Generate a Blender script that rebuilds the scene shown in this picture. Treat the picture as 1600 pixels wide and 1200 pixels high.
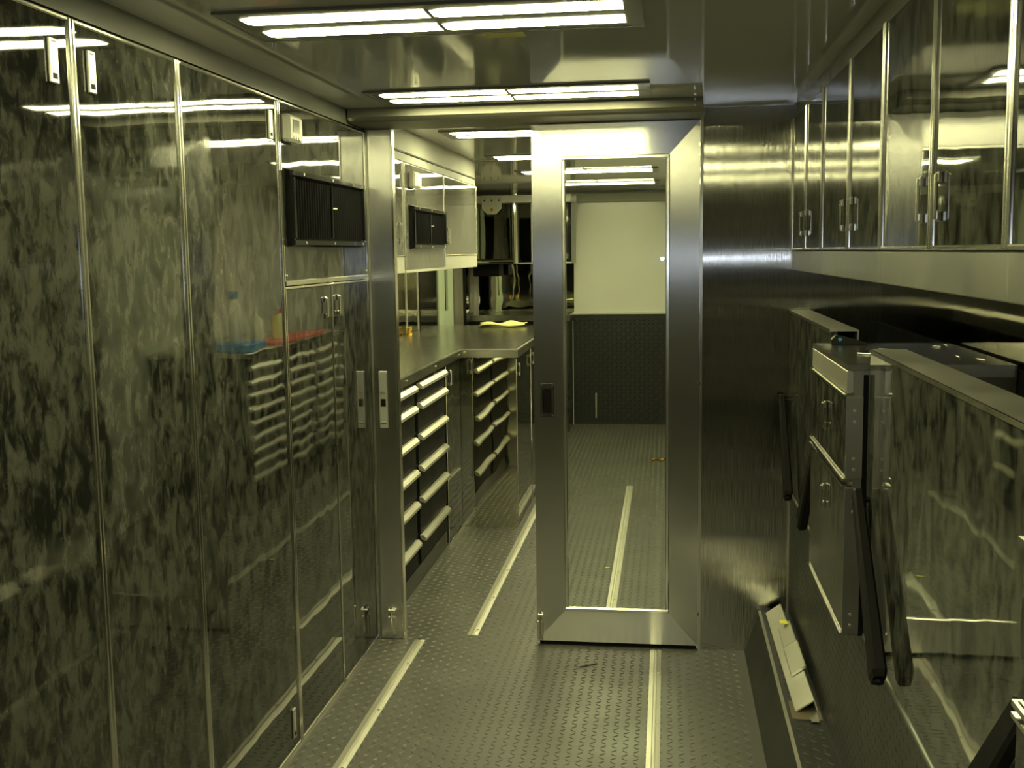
import bpy, math, random
from mathutils import Vector, Matrix

for o in list(bpy.data.objects):
    bpy.data.objects.remove(o)
scene = bpy.context.scene
COL = scene.collection
random.seed(4)

# ------------------------------------------------------------------ camera
EYE = 1.52
YAW, PITCH, ROLL = 0.1411, 0.1194, 0.0146
fw = Vector((-math.sin(YAW)*math.cos(PITCH), math.cos(YAW)*math.cos(PITCH), -math.sin(PITCH)))
rt = Vector((math.cos(YAW), math.sin(YAW), 0))
up = rt.cross(fw)
r2 = math.cos(ROLL)*rt - math.sin(ROLL)*up
u2 = math.sin(ROLL)*rt + math.cos(ROLL)*up
cd = bpy.data.cameras.new('camera')
cd.sensor_fit = 'HORIZONTAL'; cd.sensor_width = 36.0; cd.lens = 1707.94/1600*36
cd.clip_start = 0.02; cd.clip_end = 60
cam = bpy.data.objects.new('camera', cd); COL.objects.link(cam)
m = Matrix((r2, u2, -fw)).transposed().to_4x4(); m.translation = Vector((0, 0, EYE))
cam.matrix_world = m
scene.camera = cam

# ------------------------------------------------------------------ world, light, exposure
world = bpy.data.worlds.new('World'); scene.world = world; world.use_nodes = True
world.node_tree.nodes['Background'].inputs[0].default_value = (0.6, 0.65, 0.5, 1)
world.node_tree.nodes['Background'].inputs[1].default_value = 0.02
vs = scene.view_settings
vs.view_transform = 'Standard'; vs.look = 'None'; vs.gamma = 1.0; vs.use_curve_mapping = False
vs.exposure = 0.25
LAMP_COL = (1.0, 0.98, 0.50)
LAMP_STR = 34.0
# small bluish lamp of the photographer's camera, just behind the lens
fl = bpy.data.lights.new('camera_lamp', 'POINT'); fl.energy = 4.0; fl.color = (0.72, 0.82, 1.0); fl.shadow_soft_size = 0.012
flo = bpy.data.objects.new('camera_lamp', fl); COL.objects.link(flo); flo.location = (-0.03, -0.08, 1.46)

# ------------------------------------------------------------------ key measures (metres; X right, Y into the trailer, Z up)
TL, TR = -1.70, 0.77            # trailer side walls
CEIL = 2.04
REAR, BACK = -3.0, 9.6
LF = -1.13                      # front plane of the tall cabinets on the left
RF = 0.449                      # front plane of the wall cabinets on the right
RP = 0.446                      # front plane of the bench panels on the right
PD = 4.10                       # partition with the glazed door

# ------------------------------------------------------------------ materials
MATS = {}
def nmat(name):
    m = bpy.data.materials.new(name); m.use_nodes = True
    nt = m.node_tree; b = nt.nodes['Principled BSDF']
    MATS[name] = m
    return m, nt, b
def N(nt, t, **k):
    n = nt.nodes.new(t)
    for a, v in k.items(): setattr(n, a, v)
    return n
def pos(nt, scale=(1, 1, 1)):
    g = N(nt, 'ShaderNodeNewGeometry'); mp = N(nt, 'ShaderNodeMapping'); mp.inputs['Scale'].default_value = scale
    nt.links.new(g.outputs['Position'], mp.inputs['Vector']); return mp.outputs['Vector']
def noise(nt, vec, scale, detail=3, rough=.5, dist=0):
    n = N(nt, 'ShaderNodeTexNoise'); n.inputs['Scale'].default_value = scale
    n.inputs['Detail'].default_value = detail; n.inputs['Roughness'].default_value = rough; n.inputs['Distortion'].default_value = dist
    nt.links.new(vec, n.inputs['Vector']); return n.outputs['Fac']
def ramp(nt, fac, stops):
    r = N(nt, 'ShaderNodeValToRGB'); e = r.color_ramp.elements
    while len(e) < len(stops): e.new(.5)
    for i, (p, c) in enumerate(stops): e[i].position = p; e[i].color = (*c, 1)
    nt.links.new(fac, r.inputs['Fac']); return r.outputs['Color']
def bump(nt, b, h, dist, strength=1.0, prev=None):
    n = N(nt, 'ShaderNodeBump'); n.inputs['Distance'].default_value = dist; n.inputs['Strength'].default_value = strength
    nt.links.new(h, n.inputs['Height'])
    if prev is not None: nt.links.new(prev, n.inputs['Normal'])
    nt.links.new(n.outputs['Normal'], b.inputs['Normal']); return n.outputs['Normal']
def rough_var(nt, b, lo, hi, scale=6, sc=(1, 1, 1)):
    f = noise(nt, pos(nt, sc), scale, 4)
    mr = N(nt, 'ShaderNodeMapRange'); mr.inputs['From Min'].default_value = .3; mr.inputs['From Max'].default_value = .7
    mr.inputs['To Min'].default_value = lo; mr.inputs['To Max'].default_value = hi
    nt.links.new(f, mr.inputs['Value']); nt.links.new(mr.outputs['Result'], b.inputs['Roughness'])

def laminate(name, dark, light, wav=.0006, wsc=(1, 1, 1)):
    m, nt, b = nmat(name)
    v = pos(nt, (1, 1, .62))
    n1 = noise(nt, v, 22, 5, .6, .7)
    n2 = noise(nt, pos(nt, (1, 1, .4)), 60, 3, .6, .8)
    n3 = noise(nt, pos(nt), 3.0, 2)
    mx = N(nt, 'ShaderNodeMath', operation='MULTIPLY_ADD'); nt.links.new(n2, mx.inputs[0]); mx.inputs[1].default_value = .45
    nt.links.new(n1, mx.inputs[2])
    mx2 = N(nt, 'ShaderNodeMath', operation='MULTIPLY_ADD'); nt.links.new(n3, mx2.inputs[0]); mx2.inputs[1].default_value = .3
    nt.links.new(mx.outputs[0], mx2.inputs[2])
    c = ramp(nt, mx2.outputs[0], [(.75, dark), (1.0, light)])
    nt.links.new(c, b.inputs['Base Color'])
    b.inputs['Roughness'].default_value = .03; b.inputs['IOR'].default_value = 1.55
    w = noise(nt, pos(nt, wsc), 3.2, 2, .45)
    bump(nt, b, w, wav)
    return m
laminate('laminate', (.010, .011, .009), (.066, .066, .053), wav=.0016)
laminate('laminate_grey', (.10, .098, .085), (.16, .157, .135), wav=.0011)

def metal(name, color, lo, hi, aniso=0, rot=0, wav=0, wsc=3, wmap=(1, 1, 1), grain=0, gmap=(1, 1, 1), mott=.06):
    m, nt, b = nmat(name)
    b.inputs['Metallic'].default_value = 1
    f = noise(nt, pos(nt), 5, 3)
    c = ramp(nt, f, [(.3, tuple(x*(1-mott) for x in color)), (.7, color)])
    nt.links.new(c, b.inputs['Base Color'])
    rough_var(nt, b, lo, hi)
    if aniso:
        b.inputs['Anisotropic'].default_value = aniso; b.inputs['Anisotropic Rotation'].default_value = rot
        t = N(nt, 'ShaderNodeTangent', direction_type='UV_MAP', uv_map='UVMap')
        nt.links.new(t.outputs['Tangent'], b.inputs['Tangent'])
    prev = None
    if wav: prev = bump(nt, b, noise(nt, pos(nt, wmap), wsc, 2, .45), wav)
    if grain:   # upright brushing: fine grooves tilt the surface sideways
        n = noise(nt, pos(nt, gmap), 1, 1, .5)
        sb = N(nt, 'ShaderNodeMath', operation='MULTIPLY_ADD'); nt.links.new(n, sb.inputs[0]); sb.inputs[1].default_value = grain; sb.inputs[2].default_value = -grain*.5
        cx = N(nt, 'ShaderNodeCombineXYZ'); nt.links.new(sb.outputs[0], cx.inputs[0])
        ad = N(nt, 'ShaderNodeVectorMath', operation='ADD'); nt.links.new(prev, ad.inputs[0]); nt.links.new(cx.outputs[0], ad.inputs[1])
        nm = N(nt, 'ShaderNodeVectorMath', operation='NORMALIZE'); nt.links.new(ad.outputs[0], nm.inputs[0]); nt.links.new(nm.outputs[0], b.inputs['Normal'])
    return m
metal('steel_sheet', (.52, .51, .46), .10, .11, 1.0, 0, wav=.0030, wsc=2.2, wmap=(1, 1, .12), mott=0, grain=1.2, gmap=(5000, 5000, 9))           # partition, grain upright
metal('aluminium_upright', (.74, .73, .68), .24, .265, .9, 0, mott=.03)                        # grain upright: streaks run sideways
metal('aluminium_level', (.74, .73, .68), .24, .265, .9, .25, mott=.03)                        # grain level: streaks run upright
metal('bright_trim', (.90, .88, .78), .14, .22)
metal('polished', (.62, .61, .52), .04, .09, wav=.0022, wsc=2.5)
metal('mirror_sheet', (.62, .61, .50), .015, .03, wav=.0030, wsc=3.2)
metal('dark_mirror', (.20, .20, .16), .02, .04, wav=.0016, wsc=3)
metal('worktop_steel', (.64, .63, .55), .21, .245, .6, 0, mott=.03)
metal('satin', (.74, .72, .62), .32, .42)
metal('pull_metal', (.84, .82, .72), .40, .48)
metal('strip_metal', (.58, .56, .48), .42, .5)
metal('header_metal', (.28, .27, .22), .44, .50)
metal('brass', (.85, .55, .10), .2, .3)
metal('valance_metal', (.42, .415, .37), .34, .42)

def paint(name, color, lo, hi, ior=1.5, var=.12, vs_=4, wav=0, wsc=3):
    m, nt, b = nmat(name)
    f = noise(nt, pos(nt), vs_, 4)
    c = ramp(nt, f, [(.3, tuple(x*(1-var) for x in color)), (.7, color)])
    nt.links.new(c, b.inputs['Base Color']); b.inputs['IOR'].default_value = ior
    rough_var(nt, b, lo, hi)
    if wav: bump(nt, b, noise(nt, pos(nt), wsc, 2), wav)
    return m
paint('ceiling_panel', (.62, .615, .57), .05, .07, 1.6, .03, 2, wav=.0010, wsc=2.0)
paint('soffit_paint', (.20, .197, .175), .22, .26, var=.04)
paint('white_wall', (.72, .71, .66), .10, .18, 1.5, .04, wav=.002, wsc=2)
paint('rubber_floor', (.085, .082, .070), .34, .46, 1.5, .25, 3)
paint('tread_black', (.020, .021, .020), .29, .36)
paint('black_gloss', (.006, .006, .006), .06, .12, 1.35)
paint('black_matte', (.007, .007, .007), .45, .6, 1.22)
paint('chest_black', (.008, .008, .008), .45, .55, 1.3)
paint('soffit_far', (.42, .415, .36), .55, .65, var=.04)
paint('valance_paint', (.50, .49, .41), .45, .55, var=.03)
paint('black_enamel', (.018, .018, .016), .19, .25)
paint('pit_black', (.005, .005, .0055), .5, .7, 1.15)
paint('cream_plastic', (.72, .70, .60), .35, .45, var=.03)
paint('lcd', (.20, .21, .16), .15, .2)
paint('pale_green', (.50, .58, .42), .35, .45, var=.05)
paint('grey_paint', (.17, .16, .13), .35, .45)
paint('yellow_cloth', (.85, .80, .35), .8, .9, var=.06)
paint('yellow_label', (.80, .78, .12), .5, .6, var=.03)
paint('blue_plastic', (.05, .25, .60), .3, .4)
paint('red_plastic', (.65, .10, .06), .3, .4)
paint('white_plastic', (.78, .78, .72), .3, .4)
paint('brown_plate', (.13, .10, .065), .4, .5)
paint('paper', (.80, .78, .62), .7, .8, var=.04)

m, nt, b = nmat('lamp_lens')
b.inputs['Base Color'].default_value = (.9, .9, .85, 1)
b.inputs['Emission Color'].default_value = (*LAMP_COL, 1); b.inputs['Emission Strength'].default_value = LAMP_STR
m = bpy.data.materials.new('glass'); m.use_nodes = True; nt = m.node_tree; nt.nodes.clear(); MATS['glass'] = m
out = N(nt, 'ShaderNodeOutputMaterial'); mix = N(nt, 'ShaderNodeMixShader'); fr = N(nt, 'ShaderNodeFresnel'); fr.inputs['IOR'].default_value = 1.5
tr = N(nt, 'ShaderNodeBsdfTransparent'); tr.inputs['Color'].default_value = (.94, .96, .93, 1); gl = N(nt, 'ShaderNodeBsdfGlossy'); gl.inputs['Roughness'].default_value = .01
nt.links.new(fr.outputs[0], mix.inputs[0]); nt.links.new(tr.outputs[0], mix.inputs[1]); nt.links.new(gl.outputs[0], mix.inputs[2]); nt.links.new(mix.outputs[0], out.inputs[0])

# ------------------------------------------------------------------ mesh helpers
class B:
    def __init__(s): s.v = []; s.f = []
    def add(s, vs, fs):
        o = len(s.v); s.v += [tuple(p) for p in vs]; s.f += [tuple(i+o for i in f) for f in fs]; return s
    def box(s, x0, x1, y0, y1, z0, z1):
        vs = [(x, y, z) for z in (z0, z1) for y in (y0, y1) for x in (x0, x1)]
        return s.add(vs, [(0, 2, 3, 1), (4, 5, 7, 6), (0, 1, 5, 4), (2, 6, 7, 3), (0, 4, 6, 2), (1, 3, 7, 5)])
    def cbox(s, x0, x1, y0, y1, z0, z1, c=.003):
        """box with chamfered edges"""
        c = min(c, (x1-x0)*.45, (y1-y0)*.45, (z1-z0)*.45)
        vs = []; idx = {}
        L = ((x0, x1), (y0, y1), (z0, z1))
        for sx in (0, 1):
            for sy in (0, 1):
                for sz in (0, 1):
                    for a in range(3):
                        p = []
                        for k, sg in enumerate((sx, sy, sz)):
                            e = L[k][sg]
                            p.append(e if k == a else e + (c if sg == 0 else -c))
                        idx[(sx, sy, sz, a)] = len(vs); vs.append(p)
        fs = []
        for a in range(3):
            o = [k for k in range(3) if k != a]
            for sg in (0, 1):
                q = []
                for (i, j) in ((0, 0), (1, 0), (1, 1), (0, 1)):
                    t = [0, 0, 0]; t[a] = sg; t[o[0]] = i; t[o[1]] = j
                    q.append(idx[(*t, a)])
                fs.append(q)
        for a in range(3):
            o = [k for k in range(3) if k != a]
            for i in (0, 1):
                for j in (0, 1):
                    t0 = [0, 0, 0]; t0[o[0]] = i; t0[o[1]] = j; t1 = list(t0); t1[a] = 1
                    fs.append([idx[(*t0, o[0])], idx[(*t0, o[1])], idx[(*t1, o[1])], idx[(*t1, o[0])]])
        for t in ((i, j, k) for i in (0, 1) for j in (0, 1) for k in (0, 1)):
            fs.append([idx[(*t, 0)], idx[(*t, 1)], idx[(*t, 2)]])
        # orient outwards
        cen = Vector(((x0+x1)/2, (y0+y1)/2, (z0+z1)/2)); out = []
        for f in fs:
            P = [Vector(vs[i]) for i in f]; n = (P[1]-P[0]).cross(P[2]-P[0])
            mid = sum(P, Vector())/len(P)
            out.append(tuple(f) if n.dot(mid-cen) >= 0 else tuple(reversed(f)))
        return s.add(vs, out)
    def prism(s, pts, axis, a0, a1):
        """closed 2-D outline swept along an axis: 'x' pts=(y,z), 'y' pts=(x,z), 'z' pts=(x,y)"""
        n = len(pts)
        def P(p, a): return {'x': (a, p[0], p[1]), 'y': (p[0], a, p[1]), 'z': (p[0], p[1], a)}[axis]
        area = sum(pts[i][0]*pts[(i+1) % n][1]-pts[(i+1) % n][0]*pts[i][1] for i in range(n))
        if axis == 'y': area = -area
        if area < 0: pts = pts[::-1]
        vs = [P(p, a0) for p in pts]+[P(p, a1) for p in pts]
        fs = [tuple(range(n))[::-1], tuple(range(n, 2*n))]+[(i, (i+1) % n, n+(i+1) % n, n+i) for i in range(n)]
        return s.add(vs, fs)
    def tube(s, p0, p1, r0, r1=None, n=10, cap=True):
        r1 = r0 if r1 is None else r1
        p0, p1 = Vector(p0), Vector(p1); d = (p1-p0).normalized()
        a = d.orthogonal().normalized(); b_ = d.cross(a)
        vs = []
        for p, r in ((p0, r0), (p1, r1)):
            vs += [p+r*(math.cos(2*math.pi*i/n)*a+math.sin(2*math.pi*i/n)*b_) for i in range(n)]
        fs = [(i, (i+1) % n, n+(i+1) % n, n+i) for i in range(n)]
        if cap: fs += [tuple(range(n))[::-1], tuple(range(n, 2*n))]
        return s.add(vs, fs)
    def lathe(s, prof, cx, cy, z0=0, n=14):
        k = len(prof)
        vs = [(cx+r*math.cos(2*math.pi*i/n), cy+r*math.sin(2*math.pi*i/n), z0+z) for r, z in prof for i in range(n)]
        fs = [(j*n+i, j*n+(i+1) % n, (j+1)*n+(i+1) % n, (j+1)*n+i) for j in range(k-1) for i in range(n)]
        fs += [tuple(range(n))[::-1], tuple(range((k-1)*n, k*n))]
        return s.add(vs, fs)
    def lug(s, c, u, w, n, l, wd, h, ang):
        """raised tread lug: long rhombus with a ridge, on a surface with in-plane axes u, w and normal n"""
        ca, sa = math.cos(ang), math.sin(ang)
        e = [u[i]*ca+w[i]*sa for i in range(3)]; g = [w[i]*ca-u[i]*sa for i in range(3)]
        def q(a, b_, z): return tuple(c[i]+e[i]*a+g[i]*b_+n[i]*z for i in range(3))
        s.add([q(-l, 0, 0), q(0, -wd, 0), q(l, 0, 0), q(0, wd, 0), q(-l*.45, 0, h), q(l*.45, 0, h)],
              [(0, 1, 4), (1, 5, 4), (1, 2, 5), (2, 3, 5), (3, 4, 5), (3, 0, 4)])
    def build(s, name, mat, parent=None, smooth=False, label=None, kind=None, origin=None):
        root = parent
        if root is not None:
            while root.parent is not None: root = root.parent
            ox, oy, oz = root['_o']
        elif origin is not None: ox, oy, oz = origin
        else:
            xs = [p[0] for p in s.v]; ys = [p[1] for p in s.v]; zs = [p[2] for p in s.v]
            ox, oy, oz = (min(xs)+max(xs))/2, (min(ys)+max(ys))/2, min(zs)
        me = bpy.data.meshes.new(name)
        me.from_pydata([(x-ox, y-oy, z-oz) for x, y, z in s.v], [], s.f)
        me.update()
        uv = me.uv_layers.new(name='UVMap')
        for p in me.polygons:
            n = p.normal; ax = max(range(3), key=lambda k: abs(n[k]))
            for li in p.loop_indices:
                c = me.vertices[me.loops[li].vertex_index].co
                uv.data[li].uv = ((c.y, c.z), (c.x, c.z), (c.x, c.y))[ax]
            if smooth: p.use_smooth = True
        me.materials.append(MATS[mat])
        o = bpy.data.objects.new(name, me); COL.objects.link(o)
        if parent is not None: o.parent = parent
        else:
            o.location = (ox, oy, oz); o['_o'] = (ox, oy, oz)
        if label: o['label'] = label
        if kind: o['kind'] = kind
        return o
def box(*a, c=None): return B().box(*a) if c is None else B().cbox(*a, c=c)
def thing(name, label, cat, loc, group=None):
    o = bpy.data.objects.new(name, None); COL.objects.link(o); o.location = loc; o['_o'] = loc
    o.empty_display_size = .1; o['label'] = label; o['category'] = cat
    if group: o['group'] = group
    return o
def tag(o, label, cat, group=None):
    o['label'] = label; o['category'] = cat
    if group: o['group'] = group
    return o
def dup(root, delta, label=None):
    def rec(o, par):
        c = o.copy(); COL.objects.link(c)
        if par is not None:
            c.parent = par
        for ch in [x for x in o.children]: rec(ch, c)
        return c
    r = rec(root, None)
    r.location = Vector(root.location)+Vector(delta); r['_o'] = tuple(r.location)
    if label: r['label'] = label
    return r
def struct(bb, name, mat, label=None): return bb.build(name, mat, kind='structure', label=label)

UX, UY, UZ = (1, 0, 0), (0, 1, 0), (0, 0, 1)
def lug_field(bb, o, u, w, n, lu, lw, su=.034, sw=.026, l=.0125, wd=.0042, h=.0016):
    nu, nw = int(lu/su), int(lw/sw)
    for i in range(nu):
        for j in range(nw):
            a, c = (i+.5)*su, (j+.5)*sw
            p = tuple(o[k]+u[k]*a+w[k]*c for k in range(3))
            bb.lug(p, u, w, n, l, wd, h, math.radians(40 if (i+j) % 2 else -40))

# ================================================================== the setting
fl_ = struct(box(TL, TR, REAR, BACK, -.06, 0), 'floor', 'rubber_floor', 'dark grey rubber tread floor of the trailer')
bb = B(); lug_field(bb, (LF+.005, 1.6, 0), UX, UY, UZ, 1.42, 7.95, h=.0020); bb.build('tread_lugs', 'rubber_floor', fl_, kind='stuff')

ce = struct(box(TL, TR, REAR, BACK, CEIL, CEIL+.05), 'ceiling', 'ceiling_panel', 'glossy grey ceiling panels')
wl = struct(box(TL-.05, TL, REAR, BACK, -.06, CEIL+.05), 'wall_left', 'soffit_paint', 'outer side wall behind the cabinets')
wr = struct(box(TR, TR+.05, REAR, PD, -.06, CEIL+.05), 'wall_right', 'polished', 'polished metal side wall above the bench bins')
wr2 = struct(box(TR, TR+.05, PD, BACK, -.06, CEIL+.05), 'wall_right_far', 'white_wall', 'white side wall beyond the partition')
wb = struct(box(TL-.05, TR+.05, BACK, BACK+.05, -.06, CEIL+.05), 'wall_back', 'white_wall', 'white end wall with black tread plate below')
box(-.81, TR, BACK-.006, BACK, 0, .975).build('wainscot', 'tread_black', wb, label='black tread plate on the lower end wall')
bb = B(); lug_field(bb, (-.81, BACK-.006, .02), UX, UZ, (0, -1, 0), 1.57, .95, .04, .034, .016, .006, .0045); bb.build('wainscot_lugs', 'tread_black', wb, kind='stuff')
box(-.81, TR, BACK-.02, BACK, .975, .99).build('wainscot_cap', 'satin', wb)
struct(box(-.77, TR, BACK-.08, BACK-.001, 1.945, 2.01), 'trim_5', 'soffit_far', 'grey crown strip on the white end wall')
bb = B().cbox(-.62, -.605, BACK-.03, BACK-.006, .06, .28, c=.003); bb.build('wall_latch', 'satin', wb)
we = struct(box(TL-.05, TR+.05, REAR-.05, REAR, -.06, CEIL+.05), 'wall_rear', 'soffit_paint', 'rear end wall')

# partition: sheet steel to the right of the door
pt = struct(box(.128, TR, PD, PD+.03, 0, CEIL), 'wall_partition', 'steel_sheet', 'brushed stainless steel partition right of the glazed door')
box(.122, .132, PD-.008, PD+.035, 0, CEIL).build('edge_trim', 'bright_trim', pt)
box(.133, RF, PD-.012, PD-.001, CEIL-.007, CEIL).build('top_trim', 'bright_trim', pt)
# header over the doorway with a rounded lower lip
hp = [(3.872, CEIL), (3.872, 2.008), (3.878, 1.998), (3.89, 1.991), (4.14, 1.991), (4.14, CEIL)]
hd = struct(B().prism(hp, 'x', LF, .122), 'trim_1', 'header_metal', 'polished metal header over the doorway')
for z in (2.012, 2.032):
    B().tube((.095, 3.868, z), (.095, 3.874, z), .004).build('screw', 'bright_trim', hd)
# soffit bands between cabinets and ceiling
sl = struct(box(TL, LF-.006, REAR, PD-.0, 1.985, CEIL), 'trim_2', 'soffit_paint', 'grey soffit band above the tall dark cabinets')
struct(box(RF+.012, TR, REAR, PD, 1.990, CEIL), 'trim_3', 'soffit_paint', 'grey soffit band above the wall cabinets on the bench side')
s4 = struct(box(TL, -1.085, PD+.03, 6.25, 1.905, CEIL), 'trim_4', 'soffit_far', 'grey soffit above the wall cabinets beyond the door')
box(-1.086, -1.08, PD+.03, 6.25, 1.938, 1.945).build('groove_strip', 'black_matte', s4)

# curb and the tread plate wall on the right
cp = [(.297, 0), (.350, .155), (.356, .16), (.47, .16), (.47, 0)]
cu = struct(B().prism(cp, 'y', REAR, PD-.002), 'baseboard_right', 'tread_black', 'sloping tread plate curb along the bench side')
bb = B(); lug_field(bb, (.362, 1.8, .1602), UX, UY, UZ, .09, 2.28, .030, .026, .011, .004, .0014); bb.build('tread_lugs', 'tread_black', cu, kind='stuff')
bb = B().prism([(.346, .1602), (.346, .1615), (.356, .1635), (.356, .1602)], 'y', REAR, PD-.004); bb.build('edge_trim', 'grey_paint', cu)
wq = struct(box(.458, .478, REAR, PD-.002, .16, .64), 'wall_right_lower', 'tread_black', 'black tread plate wall under the bench panels')
bb = B(); lug_field(bb, (.458, 1.2, .17), UY, UZ, (-1, 0, 0), 2.88, .47, .030, .026, .011, .004, .0008); bb.build('tread_lugs', 'tread_black', wq, kind='stuff')
box(.451, .457, PD-.012, PD-.003, .161, .638).build('corner_trim', 'satin', wq)
struct(box(.478, TR, REAR, PD, .60, .64), 'floor_bin', 'pit_black', 'black floor of the bins behind the bench panels')
struct(box(TR-.012, TR, REAR, PD, .64, 1.25), 'wall_bin', 'pit_black', 'black lining of the bins behind the bench panels')

# ================================================================== ceiling lights
def lens_profile(cy, w, h):
    return [(cy-w, 0)]+[(cy+w*math.cos(a), -h*math.sin(a)) for a in [math.pi*k/8 for k in range(7, 0, -1)]]+[(cy+w, 0)]
def ceiling_light(y, label):
    y0, y1 = y-.085, y+.235
    t = thing('ceiling_light', label, 'ceiling light', (-.508, y+.07, CEIL), 'twin row ceiling lights')
    fr_ = B()
    for a in ((-.965, -.052, y0, y0+.012), (-.965, -.052, y1-.012, y1), (-.965, -.953, y0+.012, y1-.012), (-.064, -.052, y0+.012, y1-.012)):
        fr_.box(a[0], a[1], a[2], a[3], CEIL-.0065, CEIL)
    fr_.build('frame', 'soffit_paint', t)
    box(-.953, -.064, y0+.012, y1-.012, CEIL-.0055, CEIL).build('reflector', 'soffit_paint', t)
    for cy in (y, y+.14):
        for x0, x1 in ((-.925, -.512), (-.502, -.092)):
            w = .040
            bb = B().prism([(x0, cy-w*.6), (x0+.03, cy-w), (x1, cy-w), (x1, cy+w), (x0+.012, cy+w), (x0, cy+w*.7)], 'z', CEIL-.0062, CEIL-.0056)
            bb.build('diffuser', 'lamp_lens', t)
        box(-.512, -.502, cy-.038, cy+.038, CEIL-.0065, CEIL-.0056).build('end_cap', 'soffit_paint', t)
    return t
WHERE = {2.385: 'twin row ceiling light with a yellow label beside it', 3.565: 'twin row ceiling light right in front of the doorway header',
         4.745: 'twin row ceiling light just beyond the doorway header', 5.955: 'twin row ceiling light above the steel worktop corner',
         7.11: 'twin row ceiling light over the far end of the steel worktop', 8.42: 'twin row ceiling light next to the white end wall',
         1.205: 'twin row ceiling light above the bench drawers', .025: 'twin row ceiling light straight overhead'}
for y, lb in WHERE.items(): ceiling_light(y, lb)
tag(box(-.432, -.338, 2.625, 2.70, CEIL-.0015, CEIL).build('label_sticker', 'yellow_label'), 'yellow paper label stuck on the ceiling beside a light', 'label')

# ================================================================== tall cabinets, left
def pull_latch(par, x, y0, y1, z0, z1, axis='x'):
    """flush slide latch: plate with raised rim, thumb slot and button"""
    p = box(x, x+.006, y0, y1, z0, z1, c=.002).build('latch', 'pull_metal', par)
    h = z1-z0; w = y1-y0
    box(x+.0055, x+.0068, y0+w*.25, y1-w*.25, z0+h*.10, z0+h*.22).build('latch_slot', 'black_matte', p)
    box(x+.0055, x+.0075, y0+w*.25, y1-w*.25, z0+h*.25, z0+h*.34).build('latch_button', 'satin', p)
    box(x+.0055, x+.0066, y0+w*.25, y1-w*.25, z1-h*.10, z1-h*.06).build('latch_slot', 'grey_paint', p)
    return p
def edge(par, x0, x1, y0, y1, z0, z1): return box(x0, x1, y0, y1, z0, z1, c=.0025).build('edge_trim', 'bright_trim', par)
def lam_door(par, y0, y1, z0, z1, x=LF, th=.018, left=True, right=True, top=True, bottom=True):
    d = box(x-th, x, y0+.004, y1-.004, z0+.003, z1-.003, c=.0015).build('door', 'laminate', par)
    if left: edge(d, x-.004, x+.005, y0+.001, y0+.011, z0, z1)
    if right: edge(d, x-.004, x+.005, y1-.011, y1-.001, z0, z1)
    if top: edge(d, x-.004, x+.004, y0+.011, y1-.011, z1-.009, z1)
    if bottom: edge(d, x-.004, x+.004, y0+.011, y1-.011, z0, z0+.009)
    return d
def bow_handle(par, x, y, z0, z1, sgn=1, mat='bright_trim'):
    """bow pull standing off a face whose normal is sgn*X"""
    b_ = B(); xa, xb = sorted((x+sgn*.007, x+sgn*.0125)); w = .0065
    b_.cbox(xa, xb, y-w, y+w, z0+.004, z1-.004, c=.002)
    for z in (z0+.010, z1-.010):
        xc, xd = sorted((x, x+sgn*.008)); b_.cbox(xc, xd, y-w*1.15, y+w*1.15, z-.009, z+.009, c=.002)
    return b_.build('handle', mat, par)
ZT = 1.978
def carcass(t, y0, y1, z0=0, z1=ZT, x0=TL+.005, x1=LF-.019): return box(x0, x1, y0+.002, y1-.002, z0, z1).build('body', 'black_matte', t)

def pair_cabinet(y0, ym, y1, label):
    t = thing('tall_cabinet', label, 'cabinet', (-1.4, (y0+y1)/2, 0), 'tall dark cabinets')
    carcass(t, y0, y1)
    lam_door(t, y0, ym, .012, ZT); lam_door(t, ym, y1, .012, ZT)
    pull_latch(t, LF, ym-.085, ym-.055, 1.845, 1.928); pull_latch(t, LF, ym+.052, ym+.082, 1.845, 1.928)
    box(LF-.018, LF+.002, y0, y1, 0, .011).build('kick_strip', 'bright_trim', t)
    return t
c1 = pair_cabinet(1.555, 2.016, 2.477, 'tall marbled dark cabinet with two doors and a pair of flush latches at the top')
dup(c1, (0, -.924, 0), 'tall two door cabinet in dark marbled laminate beside the photographer')
dup(c1, (0, -1.848, 0), 'tall two door dark marbled cabinet in the rear bay')
t = thing('tall_cabinet', 'tall single door dark marbled cabinet with latches at its top and foot', 'cabinet', (-1.4, 2.81, 0), 'tall dark cabinets')
carcass(t, 2.478, 3.142); lam_door(t, 2.478, 3.142, .012, ZT)
pull_latch(t, LF, 3.062, 3.092, 1.855, 1.938); pull_latch(t, LF, 3.068, 3.09, .05, .145)
box(LF-.018, LF+.002, 2.478, 3.142, 0, .011).build('kick_strip', 'bright_trim', t)
t = thing('tall_cabinet', 'dark marbled cabinet below the black vent grille, with two narrow lower doors', 'cabinet', (-1.4, 3.6, 0), 'tall dark cabinets')
Y0, Y1 = 3.144, 4.090
carcass(t, Y0, Y1)
lam_door(t, Y0, 3.612, .012, 1.428, right=False); lam_door(t, 3.612, Y1, .012, 1.428, left=False)
edge(t, LF-.004, LF+.003, 3.607, 3.617, .012, 1.428)
p = box(LF-.018, LF, Y0+.004, Y1-.004, 1.445, ZT-.003, c=.0015).build('upper_panel', 'laminate', t)
edge(p, LF-.004, LF+.005, Y0+.001, Y0+.012, 1.442, ZT); edge(p, LF-.004, LF+.005, Y1-.012, Y1-.001, 1.442, ZT)
edge(p, LF-.004, LF+.004, Y0+.012, Y1-.012, ZT-.009, ZT); edge(p, LF-.004, LF+.005, Y0+.012, Y1-.012, 1.431, 1.447)
for y, z in ((Y0+.03, 1.462), (Y1-.03, 1.462)): B().tube((LF, y, z), (LF+.003, y, z), .004).build('screw', 'bright_trim', p)
bow_handle(t, LF, 3.532, 1.31, 1.385); bow_handle(t, LF, 3.672, 1.312, 1.387)
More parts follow.
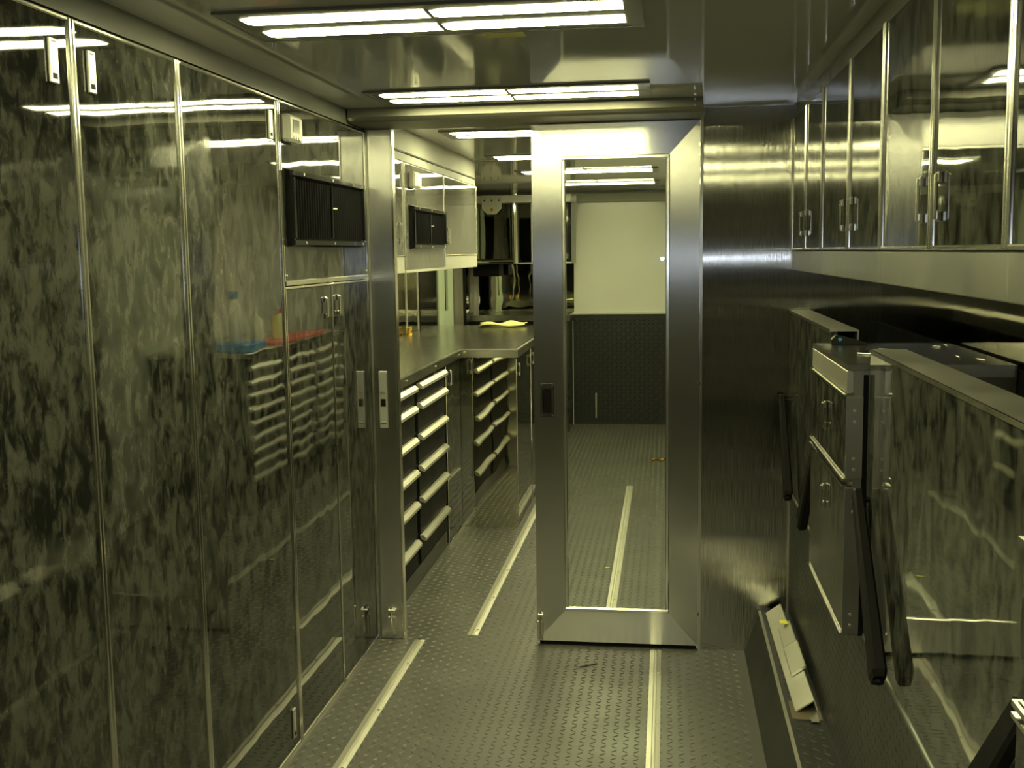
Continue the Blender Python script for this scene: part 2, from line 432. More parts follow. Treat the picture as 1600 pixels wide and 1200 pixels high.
box(LF-.018, LF+.002, Y0, Y1, 0, .011).build('kick_strip', 'bright_trim', t)

def vent(x, y0, y1, z0, z1, th, label, nsl=15):
    t = thing('vent_grille', label, 'vent', (x, (y0+y1)/2, z0), 'black louvred vents')
    b_ = B(); w = .028
    # sloping frame bars: thicker at the rim
    prof = lambda a, s: [(x, a), (x+th, a+s*.006), (x+th, a+s*w*.7), (x+th*.5, a+s*w), (x, a+s*w)]
    B().prism(prof(z1, -1), 'y', y0, y1).build('frame_bar', 'black_gloss', t)
    B().prism(prof(z0, 1), 'y', y0, y1).build('frame_bar', 'black_gloss', t)
    for a, s in ((y0, 1), (y1, -1)):
        B().prism([(x, a), (x+th, a+s*.004), (x+th, a+s*.02), (x, a+s*.024)], 'z', z0+w*.9, z1-w*.9).build('frame_bar', 'black_gloss', t)
    ym = (y0+y1)/2
    box(x, x+th*.85, ym-.007, ym+.007, z0+w, z1-w, c=.002).build('mullion', 'black_gloss', t)
    box(x, x+.003, y0+.02, y1-.02, z0+w, z1-w).build('backing', 'pit_black', t)
    for a, c in ((y0+.024, ym-.007), (ym+.007, y1-.024)):
        for k in range(nsl):
            yy = a+(k+.5)*(c-a)/nsl
            B().prism([(x+.004, yy-.006), (x+th*.62, yy+.004), (x+th*.66, yy+.007), (x+.004, yy-.002)], 'z', z0+w, z1-w).build('slat', 'pit_black', t)
    for yy in (y0+.10, ym, y1-.05):
        for z in (z0+.012, z1-.012): B().tube((x+th-.002, yy, z), (x+th+.002, yy, z), .0045, n=8).build('screw', 'satin', t)
    B().tube((x+th*.7, ym+.012, (z0+z1)/2+.012), (x+th*1.05, ym+.03, (z0+z1)/2+.012), .003, n=6).build('lever', 'satin', t)
    return t
vent(LF+.0005, 3.19, 3.985, 1.548, 1.780, .026, 'large black louvred vent on the tall cabinet next to the doorway')
def thermostat(x, y0, y1, z0, z1, label):
    t = thing('thermostat', label, 'thermostat', (x, (y0+y1)/2, z0), 'white thermostats')
    box(x, x+.030, y0, y1, z0, z1, c=.008).build('case', 'cream_plastic', t)
    box(x+.0295, x+.0310, y0+.03*(y1-y0)/.12, y1-.035*(y1-y0)/.12, z0+.028, z1-.014).build('display', 'lcd', t)
    for k in range(3): box(x+.0295, x+.032, y0+.03+.022*k, y0+.042+.022*k, z0+.008, z0+.016, c=.001).build('button', 'satin', t)
thermostat(LF+.0005, 3.165, 3.285, 1.858, 1.938, 'white thermostat above the black vent on the tall cabinet')

# ================================================================== doorway post and glazed door
t = thing('door_post', 'narrow brushed steel post with a flush latch, between dark cabinet and doorway', 'door post', (-1.08, PD, 0))
box(LF+.008, -1.028, PD-.006, PD+.03, 0, 1.991, c=.003).build('panel', 'aluminium_upright', t)
box(LF+.001, LF+.008, PD-.006, PD+.02, 0, 1.991).build('corner_channel', 'valance_metal', t)
box(-1.034, -1.026, PD-.010, PD+.032, 0, 1.991, c=.002).build('edge_trim', 'bright_trim', t)
p = box(-1.102, -1.070, PD-.012, PD-.006, .850, 1.073, c=.002).build('latch', 'pull_metal', t)
box(-1.096, -1.076, PD-.0135, PD-.0115, .985, .995).build('latch_lip', 'satin', p)
box(-1.096, -1.076, PD-.0132, PD-.0115, .935, .965).build('latch_slot', 'black_matte', p)
box(-1.098, -1.074, PD-.0150, PD-.0115, .868, .874, c=.001).build('latch_lip', 'bright_trim', p)
def foot_bolt(par, x0, x1, y, z0, z1):
    p = box(x0, x1, y-.006, y, z0, z0+(z1-z0)*.62, c=.002).build('floor_bolt', 'satin', par)
    xm = (x0+x1)/2
    B().tube((xm, y-.010, z0+.0), (xm, y-.010, z1), .005, n=8).build('bolt_rod', 'bright_trim', p)
    box(x0+.002, x1+.004, y-.016, y-.002, z1-.022, z1-.012, c=.002).build('bolt_grip', 'bright_trim', p)
    for z in (z0+.015, z0+(z1-z0)*.55): B().tube((x1-.006, y-.008, z), (x1-.006, y-.005, z), .003, n=8).build('screw', 'bright_trim', p)
foot_bolt(t, -1.092, -1.062, PD-.006, .02, .137)

DX0, DX1, DZ0, DZ1 = -.496, .120, .018, 1.987
GX0, GX1, GZ0, GZ1 = -.381, .008, .145, 1.866
DY = PD-.012
dr = bpy.data.objects.new('door_1', None); COL.objects.link(dr); dr.location = ((DX0+DX1)/2, DY, 0); dr['_o'] = tuple(dr.location)
dr['kind'] = 'structure'; dr['label'] = 'brushed aluminium door with a tall glass pane'; dr.empty_display_size = .1
def mitre(pts, name, mat): B().prism(pts, 'y', DY, DY+.04).build(name, mat, dr)
mitre([(DX0, DZ0), (GX0, GZ0), (GX0, GZ1), (DX0, DZ1)], 'stile', 'aluminium_upright')
mitre([(DX1, DZ0), (DX1, DZ1), (GX1, GZ1), (GX1, GZ0)], 'stile', 'aluminium_upright')
mitre([(DX0, DZ1), (GX0, GZ1), (GX1, GZ1), (DX1, DZ1)], 'rail', 'aluminium_level')
mitre([(DX0, DZ0), (DX1, DZ0), (GX1, GZ0), (GX0, GZ0)], 'rail', 'aluminium_level')
bw = .010
for a in ((GX0-.004, GX1+.004, GZ1-bw, GZ1+.004), (GX0-.004, GX1+.004, GZ0-.004, GZ0+bw), (GX0-.004, GX0+bw, GZ0+bw, GZ1-bw), (GX1-bw, GX1+.004, GZ0+bw, GZ1-bw)):
    x0, x1, z0, z1 = a
    box(x0, x1, DY-.006, DY+.012, z0, z1, c=.003).build('glazing_bead', 'bright_trim', dr)
box(GX0+.002, GX1-.002, DY+.016, DY+.022, GZ0+.002, GZ1-.002).build('glass_pane', 'glass', dr)
# recessed pull
p = box(-.473, -.421, DY-.005, DY, .900, 1.028, c=.003).build('handle_plate', 'black_enamel', dr)
box(-.464, -.430, DY-.0065, DY-.0045, .918, 1.008).build('handle_recess', 'pit_black', p)
B().prism([(-.464, .935), (-.464, 1.0), (-.458, .99), (-.458, .93)], 'y', DY-.009, DY-.004).build('handle_grip', 'black_gloss', p)
for x in (-.469, -.426):
    for z in (.906, 1.021): B().tube((x+.001, DY-.0065, z), (x+.001, DY-.0045, z), .0034, n=10).build('screw', 'bright_trim', p)
foot_bolt(dr, -.494, -.472, DY, .026, .14)
box(DX0+.01, DX1-.005, DY+.008, DY+.032, .003, .019).build('sweep', 'black_matte', dr)
box(DX0+.05, DX1-.03, DY+.012, DY+.028, DZ1, 1.9895).build('top_guide', 'black_matte', dr)
for z in (.145, 1.03, 1.9): B().tube((.121, DY-.004, z-.006), (.121, DY-.004, z+.006), .004, n=8).build('hinge_pin', 'bright_trim', dr)

# ================================================================== floor strips
def strip(x, y0, y1, label, w=.021):
    t = thing('floor_strip', label, 'floor strip', (x, (y0+y1)/2, 0), 'aluminium floor strips')
    B().prism([(x-w, 0), (x-w, .003), (x-.006, .0045), (x-.004, .0025), (x+.004, .0025), (x+.006, .0045), (x+w, .003), (x+w, 0)], 'y', y0, y1).build('bar', 'strip_metal', t)
    y = y0+.06
    while y < y1:
        if y > 1.5: B().tube((x+.011, y, .003), (x+.011, y, .0055), .005, n=8).build('screw', 'bright_trim', t)
        y += .42
strip(-.963, REAR+.05, 4.085, 'pale aluminium floor strip along the foot of the tall cabinets')
strip(-.765, 4.16, 7.02, 'pale aluminium floor strip beside the drawer chests beyond the doorway')
strip(-.037, REAR+.05, 4.07, 'pale aluminium floor strip running up to the glazed door')
strip(-.232, 4.18, 7.02, 'pale aluminium floor strip seen behind the door glass')

# ================================================================== wall cabinets, right
def wall_cabinet(y0, ym, y1, label):
    t = thing('wall_cabinet', label, 'cabinet', (.6, (y0+y1)/2, 1.444), 'dark wall cabinets above the bench')
    box(RF+.020, TR-.005, y0+.002, y1-.002, 1.444, 1.985).build('body', 'black_matte', t)
    for a, c in ((y0, ym), (ym, y1)):
        d = box(RF, RF+.018, a+.004, c-.004, 1.518, 1.978, c=.0015).build('door', 'laminate', t)
        edge(d, RF-.005, RF+.004, a+.001, a+.011, 1.514, 1.982); edge(d, RF-.005, RF+.004, c-.011, c-.001, 1.514, 1.982)
        edge(d, RF-.004, RF+.004, a+.011, c-.011, 1.514, 1.522)
    box(RF+.002, RF+.02, y0, y1, 1.444, 1.512, c=.002).build('valance', 'valance_metal', t)
    for s_ in (-.065, .065): bow_handle(t, RF, ym+s_, 1.560, 1.644, -1)
    return t
WC = [(3.321, 3.712, 4.096, 'dark wall cabinet in the corner against the steel partition'),
      (2.418, 2.845, 3.320, 'second dark wall cabinet from the steel partition'),
      (1.545, 1.972, 2.417, 'third dark wall cabinet from the steel partition'),
      (.67, 1.11, 1.544, 'fourth dark wall cabinet from the steel partition'),
      (-.20, .235, .669, 'dark wall cabinet beside the photographer')]
for y0, ym, y1, lb in WC: wall_cabinet(y0, ym, y1, lb)

# ================================================================== bench panels, pillar drawer units, props
def bench_panel(y0, y1, label):
    t = thing('bench_panel', label, 'bench panel', (RP+.01, (y0+y1)/2, .64), 'bench panels')
    box(RP, RP+.018, y0, y1, .645, 1.294, c=.001).build('panel', 'laminate', t)
    B().prism([(RP-.001, 1.294), (RP-.001, 1.298), (.520, 1.298), (.520, 1.255), (.517, 1.255), (.517, 1.294)], 'y', y0, y1).build('cap', 'strip_metal', t)
    box(RP-.0035, RP-.0005, y0, y1, 1.290, 1.2985).build('cap_edge', 'bright_trim', t)
    box(RP-.003, RP+.02, y0, y1, .641, .650, c=.001).build('bottom_trim', 'valance_metal', t)
bench_panel(3.078, PD-.004, 'dark laminate bench panel with metal cap running into the steel partition')
bench_panel(1.272, 2.488, 'long dark laminate bench panel with metal cap between two drawer units')
PX = .398
def pillar(y0, y1, label):
    t = thing('drawer_unit', label, 'drawer unit', (.58, (y0+y1)/2, .64), 'bench drawer units')
    box(PX+.016, TR-.014, y0, y1, .641, 1.250).build('body', 'valance_metal', t)
    tp = B().box(PX, TR-.014, y0-.002, y1+.002, 1.250, 1.262)
    tp.build('top', 'worktop_steel', t)
    box(PX, PX+.016, y0, y1, 1.198, 1.250, c=.002).build('top_band', 'satin', t)
    for z0, z1, h0, h1 in ((1.006, 1.190, 1.07, 1.143), (.646, .984, .868, .934)):
        d = box(PX, PX+.015, y0+.002, y1-.002, z0, z1, c=.001).build('drawer_front', 'laminate', t)
        box(PX-.006, PX+.016, y0, y1, z1, z1+.006).build('ledge', 'bright_trim', d)
        if z0 > .9: box(PX-.006, PX+.016, y0, y1, z0-.008, z0-.001).build('ledge', 'bright_trim', d)
        else: box(PX-.004, PX+.016, y0, y1, z0-.005, z0).build('ledge', 'bright_trim', d)
        bow_handle(d, PX, (y0+y1)/2, h0, h1, -1)
        box(PX, RP-.012, y0-.004, y0+.001, z0, z1).build('side_angle', 'valance_metal', d)
        for z in (z0+.02, z0+.045, z1-.03, z1-.055):
            B().tube((PX+.018, y0-.006, z), (PX+.018, y0-.003, z), .0035, n=8).build('rivet', 'satin', d)
    box(RP-.012, RP-.001, y0-.002, y0+.002, .641, 1.24).build('channel', 'pit_black', t)
    box(PX+.1, TR-.02, y0-.005, y0+.0, 1.235, 1.262).build('front_lip', 'satin', t)
    return t
p1 = pillar(2.494, 3.074, 'metal topped drawer unit with two dark fronts between the bench panels')
dup(p1, (0, -1.808, 0), 'metal topped drawer unit beside the photographer, at the near end of the long bench panel')

def strut(yt, yb, label, x=.420):
    t = thing('prop_bar', label, 'prop bar', (x, yb, .65), 'black prop bars on the bench panels')
    zt, zb = .985, .664
    p0, p1_ = Vector((x, yt, zt)), Vector((x, yb, zb)); d = (p1_-p0).normalized(); n_ = Vector((0, -d.z, d.y)); X = Vector((1, 0, 0))
    b_ = B(); rings = []
    sec = [(-1, -.6), (-.75, -1), (.75, -1), (1, -.6), (1, .6), (.75, 1), (-.75, 1), (-1, .6)]
    for s_, hw, ht in ((0, .012, .009), (.02, .018, .011), (.5, .024, .013), (.97, .030, .015), (1.0, .025, .012)):
        c = p0.lerp(p1_, s_)
        rings.append([tuple(c+n_*hw*p_+X*ht*q_) for p_, q_ in sec])
    vs = [q for r in rings for q in r]; k = len(sec)
    fs = [(j*k+i, (j+1)*k+i, (j+1)*k+(i+1) % k, j*k+(i+1) % k) for j in range(len(rings)-1) for i in range(k)]+[tuple(range(k)), tuple(range((len(rings)-1)*k, len(rings)*k))[::-1]]
    b_.add(vs, fs); b_.build('bar', 'black_matte', t)
    B().tube(tuple(p0.lerp(p1_, .05)), tuple(p0.lerp(p1_, .05)+Vector((.026, 0, 0))), .006, n=10).build('pivot', 'black_matte', t)
    B().tube(tuple(p0.lerp(p1_, .985)), tuple(p0.lerp(p1_, 1.015)), .012, .010, n=10).build('rubber_foot', 'black_matte', t)
strut(4.075, 3.81, 'black prop bar leaning beside the steel partition')
strut(3.115, 3.44, 'black prop bar leaning on the far side of the drawer unit')
strut(2.462, 2.17, 'black prop bar leaning on the long bench panel, beside the drawer unit')
strut(1.30, 1.60, 'black prop bar at the near end of the long bench panel')

# loose metal on the curb
def angle(name, p0, p1_, w, h, th, mat, label, z=.1625, cat='metal angle'):
    """L-section lying with its corner up: one leg flat-sloped to the aisle, one leg down to the wall side"""
    p0, p1_ = Vector((*p0, 0)), Vector((*p1_, 0)); d = (p1_-p0).normalized(); s_ = Vector((d.y, -d.x, 0))
    def q(a, zz, end): c = p0 if end == 0 else p1_; r = c+s_*a; return (r.x, r.y, zz)
    sec = [(-w, z), (-w+.0, z+th), (.0, z+h), (th*1.2, z+h-.002), (w*.30, z), (w*.30-th*1.4, z), (.0, z+h-th*1.5), (-w+th*1.2, z)]
    b_ = B(); n = len(sec)
    vs = [q(a, zz, 0) for a, zz in sec]+[q(a, zz, 1) for a, zz in sec]
    fs = [tuple(range(n))[::-1], tuple(range(n, 2*n))]+[(i, (i+1) % n, n+(i+1) % n, n+i) for i in range(n)]
    b_.add(vs, fs)
    return tag(b_.build(name, mat), label, cat, 'loose metal angles on the curb')
def offcut(y0, y1, x, w, z, hh, th, label):
    sec = [(x-w, z), (x-w, z+th), (x, z+hh+th), (x+.004, z+hh+th), (x+.004, z+hh), (x, z+hh)]
    return tag(B().prism(sec, 'y', y0, y1).build('metal_angle', 'pull_metal'), label, 'metal angle', 'loose metal angles on the curb')
angle('metal_angle', (.432, 3.17), (.424, 4.06), .052, .040, .003, 'pull_metal', 'long pale aluminium angle lying on the tread plate curb')
offcut(3.40, 3.63, .433, .040, .1790, .0290, .010, 'short aluminium offcut on the long angle, nearer the brown plate')
offcut(3.64, 3.84, .431, .036, .1810, .0265, .006, 'thin aluminium offcut with a yellow tag, resting on the long angle')
tag(box(.366, .452, 3.12, 3.25, .1603, .1635).build('base_plate', 'brown_plate'), 'thin brown metal plate lying on the curb at the end of the angle', 'metal plate')
tag(B().prism([(3.10, .1640), (3.10, .1665), (3.20, .1690), (3.20, .1660)], 'x', .418, .440).build('metal_tab', 'satin'), 'small bent metal tab on the brown plate', 'metal tab')
tag(box(.398, .424, 3.80, 3.836, .2145, .2160).build('yellow_tag', 'yellow_label'), 'small yellow tag on the aluminium offcut', 'tag')

# debris on the drawer unit top
for k in range(9):
    x, y = random.uniform(.46, .74), random.uniform(2.55, 3.04)
    a = random.uniform(0, 3.1); l = random.uniform(.008, .02)
    B_ = B(); 
    B_.tube((x-l*math.cos(a), y-l*math.sin(a), 1.2645), (x+l*math.cos(a), y+l*math.sin(a), 1.2650), .0022, .0012, n=5)
    tag(B_.build('metal_shaving', 'bright_trim'), 'tiny metal shaving on the drawer unit top', 'metal shaving', 'metal shavings on the drawer unit')
t = thing('hand_tool', 'small black clamp tool lying at the end of the bench panel cap', 'tool', (.48, 3.03, 1.2625))
B().prism([(.44, 1.2625), (.44, 1.276), (.452, 1.288), (.475, 1.284), (.53, 1.268), (.53, 1.2625)], 'y', 3.02, 3.045).build('body', 'black_enamel', t)
B().tube((.462, 3.018, 1.277), (.462, 3.047, 1.277), .005, n=8).build('rivet', 'blue_plastic', t)

# ================================================================== left side beyond the doorway
MX = -1.126
def chest(name, x, y0, y1, ncol, zs, zk, label, sgn=1, ztop=.953, depth=.55, hw=.027, group='black drawer chests', hmat='pull_metal'):
    """drawer chest whose fronts face sgn*X; zs = handle top heights"""
    t = thing(name, label, 'drawer chest', (x-sgn*depth/2, (y0+y1)/2, 0), group)
    xs = sorted((x-sgn*depth, x-sgn*.012))
    box(xs[0], xs[1], y0, y1, 0.0, ztop).build('body', 'chest_black', t)
    cw = (y1-y0)/ncol
    for c in range(ncol):
        a0, a1 = y0+c*cw, y0+(c+1)*cw
        for i, z in enumerate(zs):
            zb = (zs[i+1] if i+1 < len(zs) else zk+.004)+.006
            xa, xb = sorted((x-sgn*.012, x))
            d = box(xa, xb, a0+.035, a1-.035, zb, z-hw*.3, c=.001).build('drawer', 'chest_black', t)
            q = [(x-sgn*.004, z), (x+sgn*.012, z), (x+sgn*.026, z-hw*.55), (x+sgn*.026, z-hw), (x+sgn*.021, z-hw), (x, z-hw*.75)]
            B().prism(q, 'y', a0+.032, a1-.052).build('drawer_pull', hmat, d)
        B().tube((x-sgn*.012, a1-.26, zs[0]+.008), (x+sgn*.004, a1-.26, zs[0]+.008), .006, n=10).build('lock', 'bright_trim', t)
    xa, xb = sorted((x-sgn*.03, x-sgn*.006))
    box(xa, xb, y0, y1, 0, zk).build('kick_plate', 'black_enamel', t)
    return t
ch = chest('drawer_chest', MX, 4.135, 5.49, 2, [.936, .843, .699, .552, .405, .226], .085, 'black tool chest with twelve pale drawer pulls under the steel worktop', ztop=.950)
box(MX-.012, MX-.0105, 4.87, 4.93, .905, .930).build('badge', 'satin', ch)
t = thing('base_cabinet', 'narrow dark laminate base cabinet between tool chest and mirrored cabinet end', 'cabinet', (-1.4, 5.68, 0))
box(TL+.005, MX-.019, 5.495, 5.885, 0, .95).build('body', 'black_matte', t)
d = box(MX-.018, MX, 5.497, 5.883, .012, .945, c=.0015).build('door', 'laminate', t)
edge(d, MX-.004, MX+.003, 5.494, 5.500, .012, .945)
bow_handle(d, MX, 5.60, .83, .915); box(MX-.018, MX+.003, 5.495, 5.885, 0, .011).build('kick_strip', 'bright_trim', t)

CX = -.814
t = thing('corner_cabinet', 'deep base cabinet with a mirror polished end under the worktop corner', 'cabinet', (-1.25, 6.86, 0))
box(TL+.005, CX-.019, 5.894, 7.82, 0, .95).build('body', 'black_matte', t)
box(MX+.0, CX, 5.888, 5.894, 0.0, .952).build('mirrored_end', 'mirror_sheet', t)
yy = [5.896, 6.54, 7.18, 7.818]
for a, c in zip(yy, yy[1:]):
    d = box(CX-.018, CX, a+.002, c-.002, .014, .945, c=.0015).build('door', 'laminate', t)
    edge(d, CX-.004, CX+.003, a+.001, a+.007, .014, .945)
for y in (5.98, 6.47, 6.62): bow_handle(t, CX, y, .84, .915)
box(CX-.018, CX+.003, 5.896, 7.82, 0, .012).build('kick_strip', 'bright_trim', t)

wt = B().prism([(TL+.004, PD+.035), (-1.112, PD+.035), (-1.112, 5.872), (-.800, 5.872), (-.800, 7.83), (TL+.004, 7.83)], 'z', .953, 1.0)
wt = tag(wt.build('worktop', 'worktop_steel'), 'L shaped stainless steel worktop over the black tool chest', 'worktop')
for p_, q_ in (((-1.10, 5.866, .975), 'y'), ((-1.06, 5.866, .975), 'y'), ((-.805, 5.866, .975), 'y')):
    B().tube(p_, (p_[0], p_[1]+.008, p_[2]), .004, n=8).build('screw', 'bright_trim', wt)
for y in (4.6, 5.2, 5.8): B().tube((-1.116, y, .975), (-1.108, y, .975), .004, n=8).build('screw', 'bright_trim', wt)
# bright folded rim along the top edge
B().box(-1.116, -1.110, PD+.035, 5.870, .994, 1.0015).box(-1.116, -.797, 5.868, 5.874, .994, 1.0015).box(-.803, -.797, 5.874, 7.83, .994, 1.0015).build('rim', 'satin', wt)

# wall cabinets beyond the door, left
OX = -1.08
def far_wall_cabinet(y0, y1, label, hy=None, panel=False):
    t = thing('wall_cabinet', label, 'cabinet', (-1.4, (y0+y1)/2, 1.443), 'wall cabinets over the steel worktop')
    box(TL+.005, OX-.020, y0+.002, y1-.002, 1.445, 1.900).build('body', 'black_matte', t)
    if panel:
        d = box(OX-.019, OX+.004, y0+.003, y1-.003, 1.457, 1.897, c=.0015).build('panel', 'laminate_grey', t)
        edge(d, OX, OX+.008, y0, y0+.008, 1.457, 1.900); edge(d, OX, OX+.008, y1-.008, y1, 1.457, 1.900)
        box(OX-.03, OX+.004, y0, y1, 1.443, 1.455).build('bottom_rail', 'valance_paint', t)
    else:
        d = box(OX-.019, OX, y0+.003, y1-.003, 1.515, 1.897, c=.0015).build('door', 'laminate_grey', t)
        edge(d, OX-.003, OX+.004, y0, y0+.008, 1.512, 1.900); edge(d, OX-.003, OX+.004, y1-.008, y1, 1.512, 1.900)
        edge(d, OX-.003, OX+.004, y0+.008, y1-.008, 1.510, 1.517)
        box(OX-.019, OX, y0, y1, 1.443, 1.509, c=.001).build('valance', 'valance_paint', t)
        if hy: bow_handle(t, OX, hy, 1.565, 1.65)
    edge(d, OX-.003, OX+.003, y0+.008, y1-.008, 1.893, 1.900)
    return t
far_wall_cabinet(4.135, 4.479, 'narrow dark wall cabinet over the worktop, right behind the doorway post', 4.40)
far_wall_cabinet(4.481, 5.303, 'dark wall cabinet panel carrying the smaller black vent', panel=True)
far_wall_cabinet(5.305, 6.25, 'dark wall cabinet at the far end of the row over the worktop', 5.40)
vent(OX+.0045, 4.555, 5.245, 1.541, 1.727, .025, 'smaller black louvred vent over the steel worktop', nsl=11)
thermostat(OX+.0045, 4.555, 4.685, 1.798, 1.866, 'white thermostat above the smaller vent over the worktop')

# polished backsplash panels behind the worktop
for y0, y1, lb in ((PD+.04, 5.40, 'polished steel backsplash sheet behind the near worktop'), (5.402, 6.678, 'polished steel backsplash sheet at the middle of the worktop'),
                   (6.68, 7.04, 'narrow polished backsplash sheet behind the brass fitting'), (7.042, 7.38, 'polished backsplash sheet next to the pale green column')):
    t = thing('backsplash_sheet', lb, 'backsplash', (TL, (y0+y1)/2, 1.0), 'polished backsplash sheets')
    box(TL+.001, TL+.008, y0, y1, 1.002, 1.443).build('sheet', 'mirror_sheet', t)
    box(TL+.006, TL+.013, y1-.02, y1, 1.002, 1.443, c=.001).build('joint_strip', 'satin', t)

# side entry between the worktops: black jamb, pale green slotted post, grey jamb
t = thing('entry_post', 'pale green slotted post at the side entry beyond the worktop', 'post', (TL, 8.25, 0))
g = [(7.98, 8.20), (8.32, 8.52)]
for a, c in g: box(TL+.002, TL+.03, a, c, 0, 1.92, c=.003).build('cheek', 'pale_green', t)
box(TL+.002, TL+.03, 8.20, 8.32, 0, 1.085).build('slot_base', 'pale_green', t)
box(TL+.001, TL+.012, 8.20, 8.32, 1.085, 1.92).build('slot', 'pit_black', t)
tag(box(TL+.001, TL+.02, 7.385, 7.978, 0, 1.92, c=.002).build('entry_jamb', 'black_gloss'), 'black glossy jamb between backsplash and pale green post', 'jamb')
t = thing('entry_jamb', 'grey jamb with a dark edge next to the far polished backsplash', 'jamb', (TL, 8.74, 0))
box(TL+.001, TL+.045, 8.522, 8.87, 0, 1.92, c=.003).build('panel', 'grey_paint', t)
box(TL+.001, TL+.05, 8.872, 8.985, 0, 1.92).build('dark_edge', 'pit_black', t)

# far bench along the end wall
t = thing('far_bench', 'far steel topped bench with drawers against the end wall', 'bench', (-1.25, 9.35, 0))
box(TL+.055, CX-.01, 9.13, BACK-.024, 0, .95).build('body', 'black_enamel', t)
box(TL+.055, -.800, 9.09, BACK-.024, .95, 1.0, c=.002).build('top', 'worktop_steel', t)
box(CX-.01, CX, 9.13, BACK-.024, 0.0, .95).build('side_panel', 'laminate', t)
for k in range(4):
    x0 = -1.60+.20*k
    for z in (.90, .78, .64, .48, .30):
        d = box(x0+.01, x0+.18, 9.118, 9.13, z-.10, z, c=.001).build('drawer', 'black_enamel', t)
        B().prism([(9.12, z), (9.10, z-.012), (9.10, z-.035), (9.12, z-.03)], 'x', x0+.02, x0+.17).build('drawer_pull', 'strip_metal', d)
tag(box(TL+.055, -.80, BACK-.010, BACK-.024, 1.001, 1.425).build('backsplash_sheet', 'mirror_sheet'), 'polished backsplash sheet above the far bench', 'backsplash', 'polished backsplash sheets')
tag(box(TL+.001, TL+.008, 8.99, BACK-.012, 1.002, 1.425).build('backsplash_sheet', 'mirror_sheet'), 'narrow polished sheet on the side wall at the far bench', 'backsplash', 'polished backsplash sheets')
tag(box(-1.62, -1.40, 9.18, 9.42, 1.325, 1.424, c=.004).build('black_radio', 'black_matte'), 'black box hanging under the far wall cabinet', 'radio')
# far wall cabinet
t = thing('far_wall_cabinet', 'dark mirrored wall cabinet with round metal corner trim over the far bench', 'cabinet', (-1.2, 9.3, 1.425))
FY = 9.05
box(TL+.055, -.775, FY+.012, BACK-.1, 1.426, 1.925).build('body', 'black_enamel', t)
box(-1.63, -1.285, FY, FY+.012, 1.468, 1.925).build('door', 'dark_mirror', t)
box(-1.205, -1.110, FY+.004, FY+.012, 1.440, 1.925).build('door', 'dark_mirror', t)
box(-1.085, -.80, FY+.004, FY+.012, 1.440, 1.925).build('door', 'dark_mirror', t)
def bull(cx, r, n=8): return [(cx-r*math.cos(math.pi*k/n), FY+.012-r*1.0*math.sin(math.pi*k/n)) for k in range(n+1)]
B().prism(bull(-1.247, .036), 'z', 1.430, CEIL-.002).build('corner_post', 'polished', t, smooth=False)
B().prism([(FY+.012-.036*math.sin(math.pi*k/8), 1.448+.024*math.cos(math.pi*k/8)) for k in range(9)], 'x', -1.645, -1.247).build('bottom_trim', 'polished', t)
box(-1.108, -1.087, FY-.004, FY+.012, 1.430, 1.925, c=.003).build('stile', 'satin', t)
box(-1.211, -.775, FY-.004, FY+.012, 1.426, 1.440, c=.003).build('bottom_rail', 'satin', t)
box(-.80, -.775, FY-.004, FY+.012, 1.440, 1.925, c=.003).build('stile', 'black_gloss', t)
# beam with the octagonal bracket plate
bm_ = tag(box(TL+.055, -.775, FY-.05, FY-.005, 1.928, 1.991, c=.003).build('soffit_beam', 'soffit_far'), 'grey beam above the dark mirrored cabinet', 'beam')
t = thing('bracket_plate', 'octagonal metal bracket plate bolted to the grey beam', 'bracket', (-1.42, FY-.055, 1.83))
ox, oz, rr = -1.425, 1.905, .082
B().prism([(ox-.082, 1.965), (ox+.082, 1.965), (ox+.082, 1.885), (ox+.035, 1.836), (ox-.035, 1.836), (ox-.082, 1.885)], 'y', FY-.058, FY-.051).build('plate', 'satin', t)
for x, z in ((ox-.06, 1.95), (ox, 1.95), (ox+.06, 1.95)): B().tube((x, FY-.061, z), (x, FY-.057, z), .008, n=8).build('bolt', 'black_matte', t)
B().tube((ox, FY-.066, 1.875), (ox, FY-.057, 1.875), .014, n=12).build('pulley_pin', 'brass', t)

# small things on the worktop and floor
t = thing('brass_fitting', 'small brass fitting standing on the steel worktop by the backsplash', 'fitting', (-1.66, 6.95, 1.0005))
B().lathe([(.020, 0), (.022, .004), (.022, .012), (.013, .016), (.013, .024), (.020, .028), (.020, .046), (.016, .050)], -1.66, 6.95, 1.0005).build('body', 'brass', t)
b_ = B(); nx, ny = 16, 7
import itertools
vs = []; 
for j in range(ny):
    for i in range(nx):
        u, w = i/(nx-1), j/(ny-1)
        x = -1.30+.31*u+.012*math.sin(9*w); y = 7.56+.20*w+.03*math.sin(4*u)
        z = 1.021+.006*math.sin(7*u+3*w)+.006*math.sin(13*u)*w+.008*w
        vs.append((x, y, z))
top = [(j*nx+i, j*nx+i+1, (j+1)*nx+i+1, (j+1)*nx+i) for j in range(ny-1) for i in range(nx-1)]
b_.add(vs, top); b_.add([(x, y, z-.005) for x, y, z in vs], [f[::-1] for f in top])
n0 = nx*ny
ring = [i for i in range(nx)]+[j*nx+nx-1 for j in range(1, ny)]+[(ny-1)*nx+i for i in range(nx-2, -1, -1)]+[j*nx for j in range(ny-2, 0, -1)]
for a, c in zip(ring, ring[1:]+ring[:1]): b_.f.append((a, a+n0, c+n0, c))
tag(b_.build('folded_cloth', 'yellow_cloth', smooth=True), 'pale yellow cloth lying flat on the steel worktop', 'cloth')
b_ = B()
pts = [(-.10, 7.90), (-.07, 7.95), (-.045, 7.89), (-.02, 7.94), (.0, 7.90), (-.015, 7.86)]
for a, c in zip(pts, pts[1:]): b_.tube((a[0], a[1], .008), (c[0], c[1], .011), .007, .005, n=6)
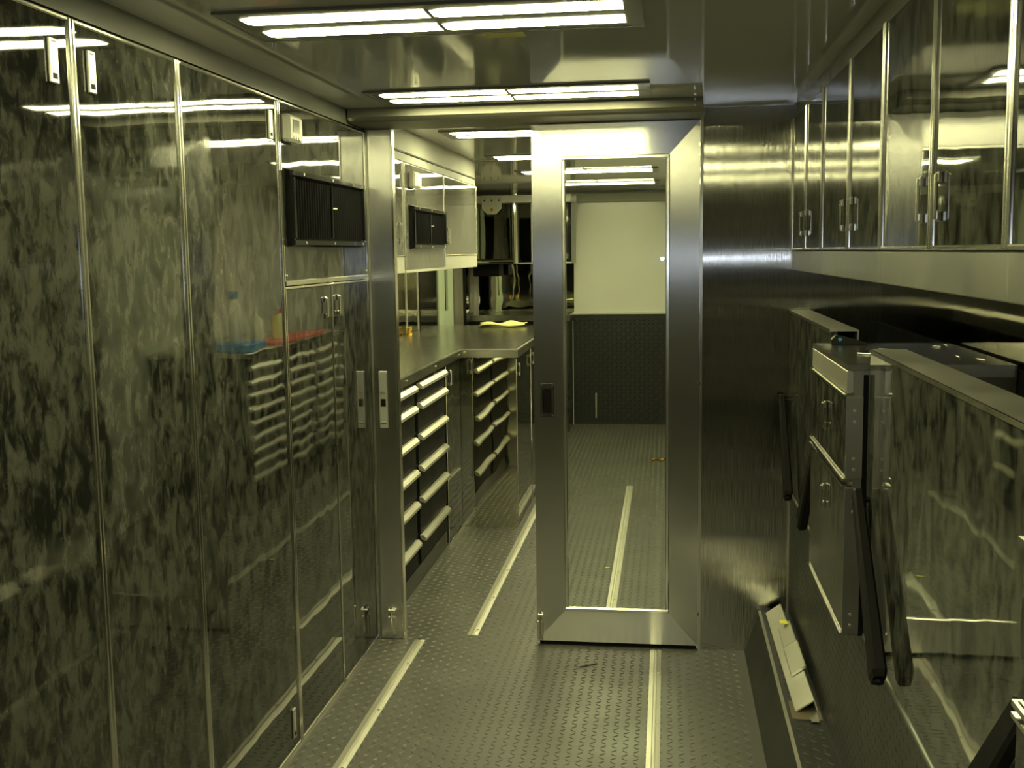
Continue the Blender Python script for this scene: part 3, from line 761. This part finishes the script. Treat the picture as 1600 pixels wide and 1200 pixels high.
tag(b_.build('crumpled_strap', 'brass'), 'crumpled golden scrap on the floor behind the door glass', 'scrap')
tag(B().prism([(-.292, 5.14), (-.272, 5.142), (-.268, 5.155), (-.288, 5.16)], 'z', .0017, .004).build('floor_scrap', 'yellow_label'), 'tiny yellow scrap on the floor behind the door glass', 'scrap')
tag(B().prism([(-.315, 3.87), (-.311, 3.865), (-.25, 3.905), (-.254, 3.91)], 'z', .0017, .0032).build('floor_splinter', 'black_matte'), 'thin dark splinter on the floor in front of the door', 'scrap')

# ================================================================== right side beyond the partition (seen in reflections)
zs = [.88-.082*i for i in range(9)]
chest('drawer_chest', .165, 6.06, 7.90, 3, zs, .12, 'wide black tool chest with many pale pulls behind the steel partition', sgn=-1, ztop=.930, depth=.58, hw=.03)
tag(box(.145, TR-.004, 6.04, 7.92, .931, .965, c=.003).build('worktop', 'worktop_steel'), 'straight steel worktop on the wide tool chest behind the partition', 'worktop')
box_ = tag(box(.18, .40, 6.10, 6.42, .9655, 1.01, c=.005).build('parts_tray', 'blue_plastic'), 'blue plastic tray on the worktop behind the partition', 'tray')
tag(box(.17, .40, 6.62, 7.55, .9655, .985, c=.004).build('parts_tray', 'red_plastic'), 'long red plastic tray on the worktop behind the partition', 'tray')
def bottle(x, y, z, r, h, mat, cap, label):
    t = thing('spray_bottle', label, 'bottle', (x, y, z), 'bottles behind the partition')
    B().lathe([(r*.92, 0), (r, .01), (r, h*.68), (r*.45, h*.80), (r*.35, h*.86)], x, y, z).build('body', mat, t, smooth=True)
    B().lathe([(r*.42, h*.86), (r*.42, h)], x, y, z).build('cap', cap, t)
bottle(.27, 6.20, 1.0105, .04, .30, 'white_plastic', 'blue_plastic', 'white bottle with a blue cap in the blue tray')
bottle(.27, 6.52, .9655, .045, .24, 'paper', 'white_plastic', 'cream bottle with a white cap between the two trays')
bottle(.25, 6.85, .9855, .04, .20, 'yellow_cloth', 'red_plastic', 'pale yellow bottle with a red cap in the red tray')

for o in bpy.data.objects:
    if '_o' in o: del o['_o']
